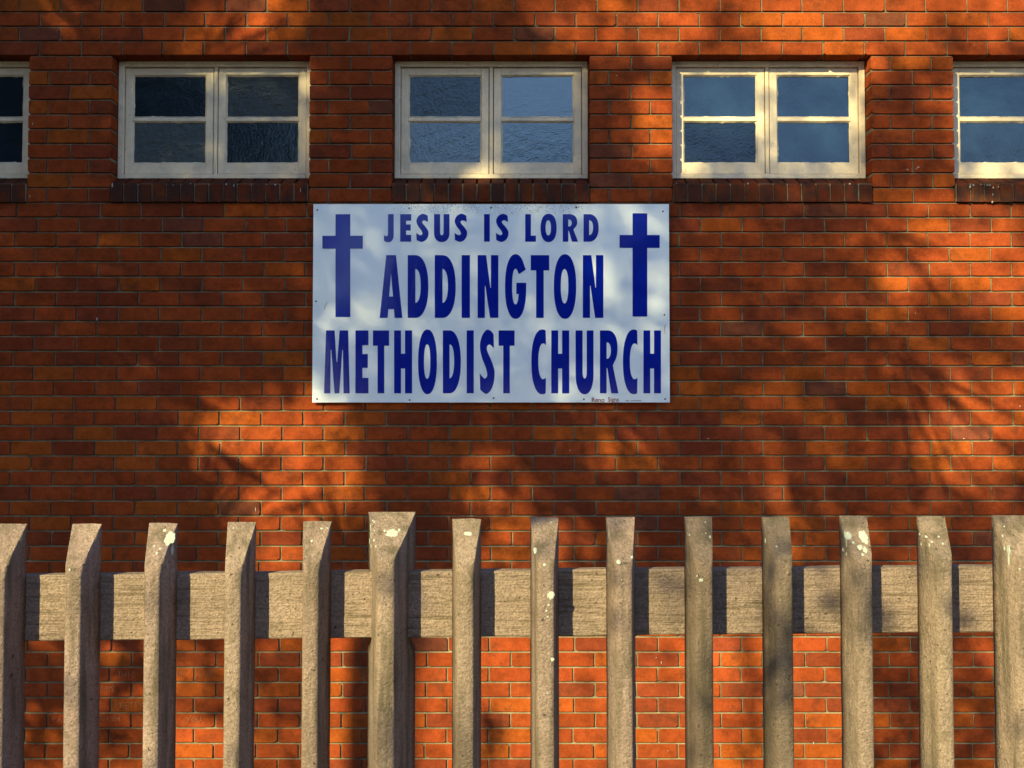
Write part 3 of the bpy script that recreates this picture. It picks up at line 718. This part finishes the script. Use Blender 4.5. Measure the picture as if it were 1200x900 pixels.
# ------------------------------------------------------------------ trees behind the viewer: their shade falls on the wall, panes and sign mirror them
# sunlit openings in the crown, given where their light lands on the wall (x, y, half-width, half-height, turn, how open)
LIT = [(960, 20, 300, 52, 0, .93), (1130, 0, 200, 60, 0, .8), (770, 20, 40, 40, 0, .5), (765, 140, 34, 55, -20, .75), (835, 105, 55, 55, 0, .75), (950, 115, 65, 60, 0, .5), (1040, 75, 60, 18, 0, .6), (1150, 130, 70, 90, 0, .5),
       (1135, 285, 95, 62, 20, .95), (1060, 325, 32, 36, 0, .85), (1190, 330, 45, 60, 0, .9), (1130, 505, 62, 78, -25, .95), (1185, 480, 40, 60, 0, .8),
       (915, 585, 16, 20, 0, .75), (925, 645, 18, 22, 0, .7), (285, 25, 62, 38, -25, .75), (90, 20, 40, 20, 0, .2),
       (275, 515, 46, 52, 20, .97), (340, 500, 66, 32, 0, .97), (360, 565, 66, 56, 0, .98), (315, 600, 46, 44, 0, .85), (330, 640, 38, 40, 0, .85), (240, 500, 25, 30, 0, .4),
       (570, 575, 50, 40, -20, .5), (590, 640, 40, 40, 0, .6), (720, 520, 45, 35, 20, .4), (660, 640, 50, 30, 0, .45), (15, 610, 22, 35, 0, .6), (90, 575, 30, 22, 0, .3),
       (575, 325, 11, 32, 8, .5), (400, 285, 10, 20, -25, .18), (612, 320, 14, 24, 0, .15), (718, 345, 11, 22, -20, .22), (768, 330, 11, 24, -10, .18), (555, 200, 22, 14, 0, .7), (345, 110, 16, 45, 0, .35), (330, 90, 40, 14, 0, .3),
       (145, 762, 34, 30, 0, .75), (225, 795, 40, 34, 0, .55), (240, 880, 60, 50, 0, .9), (60, 830, 50, 70, 0, .35), (330, 850, 40, 60, 0, .5), (400, 830, 22, 120, 0, .93), (510, 820, 25, 110, 0, .75), (600, 840, 30, 120, 0, .7),
       (740, 850, 140, 125, 0, .99), (630, 790, 70, 60, 0, .95), (845, 860, 30, 120, 0, .9), (955, 850, 50, 130, 0, .9), (1035, 845, 24, 40, 0, .6), (1150, 775, 30, 30, 0, .8), (1050, 770, 30, 20, 0, .5), (1130, 870, 40, 60, 0, .25)]
SHADE = [(852, 20, 20, 60, 5, .3), (1125, 40, 26, 30, 0, .45), (432, 850, 14, 120, 0, .08), (880, 850, 14, 110, 0, .35), (1120, 385, 90, 26, 10, .35), (850, 198, 60, 16, 0, .25), (700, 120, 24, 60, 0, .3), (574, 865, 16, 60, 0, .12), (1095, 800, 70, 60, 0, .5)]
def g_(u, v_, b):
    a = np.radians(b[4]); du, dv = u-b[0], v_-b[1]
    x = (du*np.cos(a)+dv*np.sin(a))/b[2]; y = (-du*np.sin(a)+dv*np.cos(a))/b[3]
    return np.exp(-(x*x+y*y)**1.5)
def openness(u, v_):
    base = .028+.15/(1+np.exp(-(u-850)/60.0))
    base = np.where((u > 350) & (u < 800) & (v_ > 225) & (v_ < 485), .06, base)
    base = np.where(v_ > 735, np.maximum(base, np.where((u > 380) & (u < 1000), .93, .25)), base)
    base = np.where((v_ < -60) & (u > 700), np.maximum(base, 1/(1+np.exp((v_+90)/25))), base)
    for b in LIT: base = np.maximum(base, b[5]*g_(u, v_, b))
    for b in SHADE: base = base*(1-(1-b[5])*g_(u, v_, b))
    low = 1/(1+np.exp(-(v_-915)/9.0))
    keep = np.clip(np.maximum.reduce([g_(u, v_, b) for b in ((1120, 925, 45, 45, 0, 1), (1165, 985, 40, 55, 0, 1))]), 0, 1)
    fence_open = .97-.55*keep
    return base*(1-low)+low*fence_open
leaf_area_min = .03
NL = 170000
u = rng.uniform(-520, 1420, NL); v_ = rng.uniform(-420, 1080, NL)
dens = np.log(np.clip(openness(u, v_), .03, .995))/np.log(.03)
# outside the frame the crown thins to its own ragged outline
rag = np.array([noise.noise(Vector((a*.006, b*.006, 2)))*90 for a, b in zip(u, v_)])
outx = np.where(u < -40, 1/(1+np.exp((-u-440+rag)/30)), 1); outz = np.where(v_ < -40, 1/(1+np.exp((-v_-300+rag)/30)), 1)
acc = rng.random(NL) < dens*outx*outz
u, v_ = u[acc], v_[acc]
leaves_v, leaves_f = [], []; back_v, back_f = [], []
pdeep = np.where(openness(u, v_) < .33, .68, .08)
def wall_xy(px, py):
    q_ = P(px, py); return q_.x, q_.z
def leaf(c, size, wd, r):
    ax = Vector((r.gauss(0, 1), r.gauss(0, 1), r.gauss(0, .8)-.4)).normalized()
    nn = ax.orthogonal().normalized(); nn.rotate(Matrix.Rotation(r.uniform(0, math.tau), 3, ax))
    sd = ax.cross(nn); a = c-ax*size/2; b_ = c+ax*size/2
    return [a, c+sd*wd/2-nn*wd*.12, b_, c-sd*wd/2-nn*wd*.12]
rr = random.Random(3)
for i in range(len(u)):
    x, z = wall_xy(float(u[i]), float(v_[i])); deep = rr.random() < pdeep[i]; T = rr.uniform(15.2, 18.2) if deep else rr.uniform(8.6, 11.6)
    c = Vector((x-AZ*T, -T, z+EL*T))
    LV, LF = (back_v, back_f) if deep else (leaves_v, leaves_f)
    k = len(LV); LV += [tuple(p_) for p_ in leaf(c, rr.uniform(.085, .13), rr.uniform(.038, .055), rr)]
    LF.append((k, k+1, k+2, k+3))
print('leaves', len(leaves_f))
def limb(mb, pts, rads, n=8):
    k0 = len(mb.v)
    for i, p_ in enumerate(pts):
        d = (pts[min(i+1, len(pts)-1)]-pts[max(i-1, 0)]).normalized(); a = d.orthogonal().normalized(); b_ = d.cross(a)
        for j in range(n):
            t_ = math.tau*j/n; mb.v.append(tuple(p_+(a*math.cos(t_)+b_*math.sin(t_))*rads[i]))
    mb.f += [(k0+i*n+j, k0+i*n+(j+1) % n, k0+(i+1)*n+(j+1) % n, k0+(i+1)*n+j) for i in range(len(pts)-1) for j in range(n)]
TX, TY = -7.15, -10.2
tree = tag(empty('street_tree', (TX, TY, 0)), 'nearer broad leafy street tree whose crown dapples the brick wall', 'tree')
def ontree(o, t_=tree): o.parent = t_; o.matrix_parent_inverse = Matrix.Translation(-Vector(t_.location)); return o
mb = MB(); TD = -TY
def sunpt(px, py, d=0.0):
    """point on the sun ray that lands at this spot of the wall"""
    x, z = wall_xy(px, py); T = TD+d; return Vector((x-AZ*T, -T, z+EL*T))
TRUNK = [(433, 960), (432, 860), (434, 770), (446, 690), (462, 600), (474, 480), (468, 330), (440, 160), (415, 0), (400, -180)]
limb(mb, [Vector((TX-.1, TY, -.1)), Vector((TX-.05, TY+.05, 1.2)), Vector((TX, TY, 3.0))]+[sunpt(*p_) for p_ in TRUNK], [.24, .18, .14, .125, .125, .12, .085, .06, .055, .05, .04, .03, .01], 12)
for path, r0_, d in [([(474, 480), (360, 415), (150, 390), (-60, 300), (-250, 180)], .05, -.6), ([(474, 480), (640, 300), (700, 120), (845, 40), (865, -120)], .045, .5), ([(462, 600), (800, 470), (980, 400), (1120, 385)], .022, .4),
                     ([(468, 330), (300, 200), (100, 120), (-120, 20), (-300, -120)], .04, .6), ([(440, 160), (560, 60), (640, -60), (660, -200)], .03, -.5), ([(440, 160), (300, 70), (180, -80), (100, -230)], .03, .3), ([(150, 390), (60, 500), (-60, 620), (-200, 700)], .022, -.8)]:
    n_ = len(path); limb(mb, [sunpt(p_[0], p_[1], d*i/(n_-1)) for i, p_ in enumerate(path)], [r0_*(1-.8*i/(n_-1)) for i in range(n_)], 7)
def blade(px, py, ang, ln, T, wd):
    """one slender leaflet whose shade is a streak starting at this spot of the wall"""
    k = len(leaves_v); pts = []
    for f_, ww in ((0, .25), (.35, 1), (.75, .8), (1, .08)):
        x, z = wall_xy(px+math.cos(R(ang))*ln*f_, py+math.sin(R(ang))*ln*f_+12*f_*f_)
        c = Vector((x-AZ*T, -T, z+EL*T)); sd = Vector((math.sin(R(ang)), 0, math.cos(R(ang))))
        pts += [tuple(c+sd*wd*ww/2), tuple(c-sd*wd*ww/2)]
    leaves_v.extend(pts)
    for i in range(3): leaves_f.append((k+2*i, k+2*i+1, k+2*i+3, k+2*i+2))
def spray(px, py, a0, a1, nb, ln, T, wd, twig):
    for i in range(nb):
        f_ = i/(nb-1); blade(px+rr.uniform(-5, 5), py+rr.uniform(-5, 5), a0+(a1-a0)*f_+rr.uniform(-4, 4), ln*rr.uniform(.8, 1.15), T+rr.uniform(-.15, .15), wd*rr.uniform(.8, 1.2))
    limb(mb, [Vector((wall_xy(*twig)[0]-AZ*9.6, -9.6, wall_xy(*twig)[1]+EL*9.6)), Vector((wall_xy(px, py)[0]-AZ*T, -T, wall_xy(px, py)[1]+EL*T))], [.014, .004], 5)
for a in [(1050, 415, 20, 75, 8, 180, 5.3, .024, (900, 420)), (1020, 255, -5, 45, 3, 140, 6.9, .030, (860, 300)), (215, 650, -75, -25, 8, 200, 5.4, .026, (120, 560)), (400, 660, -130, -95, 4, 150, 5.4, .024, (440, 620)), (425, 470, 95, 135, 3, 120, 7.0, .030, (430, 400)), (235, 75, -75, -20, 8, 130, 5.4, .024, (150, 130)), (700, 470, 30, 100, 5, 110, 7.2, .03, (640, 440)), (560, 650, -120, -60, 5, 110, 7.0, .03, (480, 600)), (1010, 930, -80, -20, 4, 120, 7, .03, (1000, 500))]: spray(*a)
ontree(mb.build('trunk', M['bark'], None, True))
ontree(from_py('crown', leaves_v, leaves_f, M['leaf']))
BX, BY = -11.05, -16.7  # unseen tree added: leaves farther from the wall blur the shade
btree = tag(empty('street_tree', (BX, BY, 0)), 'second tree added behind the nearer shade tree to soften its shade', 'tree')
mb = MB()
def deep_pt(px, py, T=16.7):
    x, z = wall_xy(px, py); return Vector((x-AZ*T, -T, z+EL*T))
limb(mb, [Vector((BX, BY, -.1)), Vector((BX+.05, BY, 2.5)), Vector((BX-.1, BY, 6.0))]+[deep_pt(*p_) for p_ in [(470, 800), (500, 640), (560, 440), (600, 260), (600, 60), (590, -150)]], [.26, .2, .15, .10, .07, .06, .05, .035, .01], 10)
for path in [[(560, 440), (800, 430), (1000, 390), (1130, 390)], [(580, 350), (480, 320), (250, 300), (0, 220)], [(600, 260), (700, 150), (850, 40), (860, -100)], [(600, 260), (400, 130), (150, 60), (-150, -50)], [(560, 440), (400, 420), (150, 400), (-100, 480)]]:
    limb(mb, [deep_pt(*p_) for p_ in path], [.035, .026, .016, .005], 6)
ontree(mb.build('trunk', M['bark'], None, True), btree)
ontree(from_py('crown', back_v, back_f, M['leaf']), btree)
# trees over the road, mirrored in the sign and the panes
def far_tree(x, y, h, rx, seed, label, group='trees across the street'):
    t_ = tag(empty('roadside_tree' if group else 'sky_block_tree', (x, y, 0)), label, 'tree', group); r = random.Random(seed); mb = MB()
    limb(mb, [Vector((x, y, -.1)), Vector((x+.1, y, h*.3)), Vector((x, y, h*.6))], [.25, .18, .08], 8)
    vs, fs = [], []; clumps = []
    for i in range(85 if h > 9.5 else 28):
        while True:
            p_ = Vector((r.uniform(-1, 1), r.uniform(-1, 1), r.uniform(-1, 1)))
            if p_.length < 1: break
        clumps.append((Vector((x+p_.x*rx, y+p_.y*rx, h*.62+p_.z*h*.36)), r.uniform(.5, 1.0)*rx*.34))
        limb(mb, [Vector((x, y, h*.45)), clumps[-1][0]], [.06, .015], 5)
    for c, rad in clumps:
        for k in range(360 if h > 8 else 240):
            p_ = Vector((r.gauss(0, .6), r.gauss(0, .6), r.gauss(0, .5)))*rad; n0 = len(vs)
            vs += [tuple(q_) for q_ in leaf(c+p_, r.uniform(.25, .42), r.uniform(.12, .2), r)]; fs.append((n0, n0+1, n0+2, n0+3))
    ontree(mb.build('trunk', M['bark'], None, True), t_); ontree(from_py('crown', vs, fs, M['leaf']), t_)
for i, (x, y, h, rx) in enumerate([(-16.8, -30, 14.6, 4.4), (-10.6, -30, 14.6, 4.3), (-.2, -25, 8.4, 3.2), (4.8, -27, 8.6, 3.2), (10.5, -26, 7.4, 3.0), (17, -27, 7, 3), (-3.6, -31, 6.8, 3.2), (2.4, -31, 8.8, 3.4), (7.6, -31.5, 8.6, 3.4)]):
    far_tree(x, y, h, rx, 40+i, ['tall roadside tree across the street, furthest left', 'bushy roadside tree second from the left across the street', 'small roadside tree straight across from the sign', 'roadside tree just right of the one facing the sign', 'low roadside tree second from the right across the street', 'spreading roadside tree furthest right across the street', 'leafy tree added in the back row to close sky gaps, leftmost of the three', 'leafy tree added in the middle of the back row to close sky gaps', 'leafy tree added in the back row to close sky gaps, rightmost of the three'][i])  # back row added to keep bright sky out of the sign's reflection

far_tree(-7.6, -3.6, 9.0, 2.7, 71, 'dense unseen tree added left of the wall to block sky light', None)  # unseen tree added to block the sky and darken the wall's left end
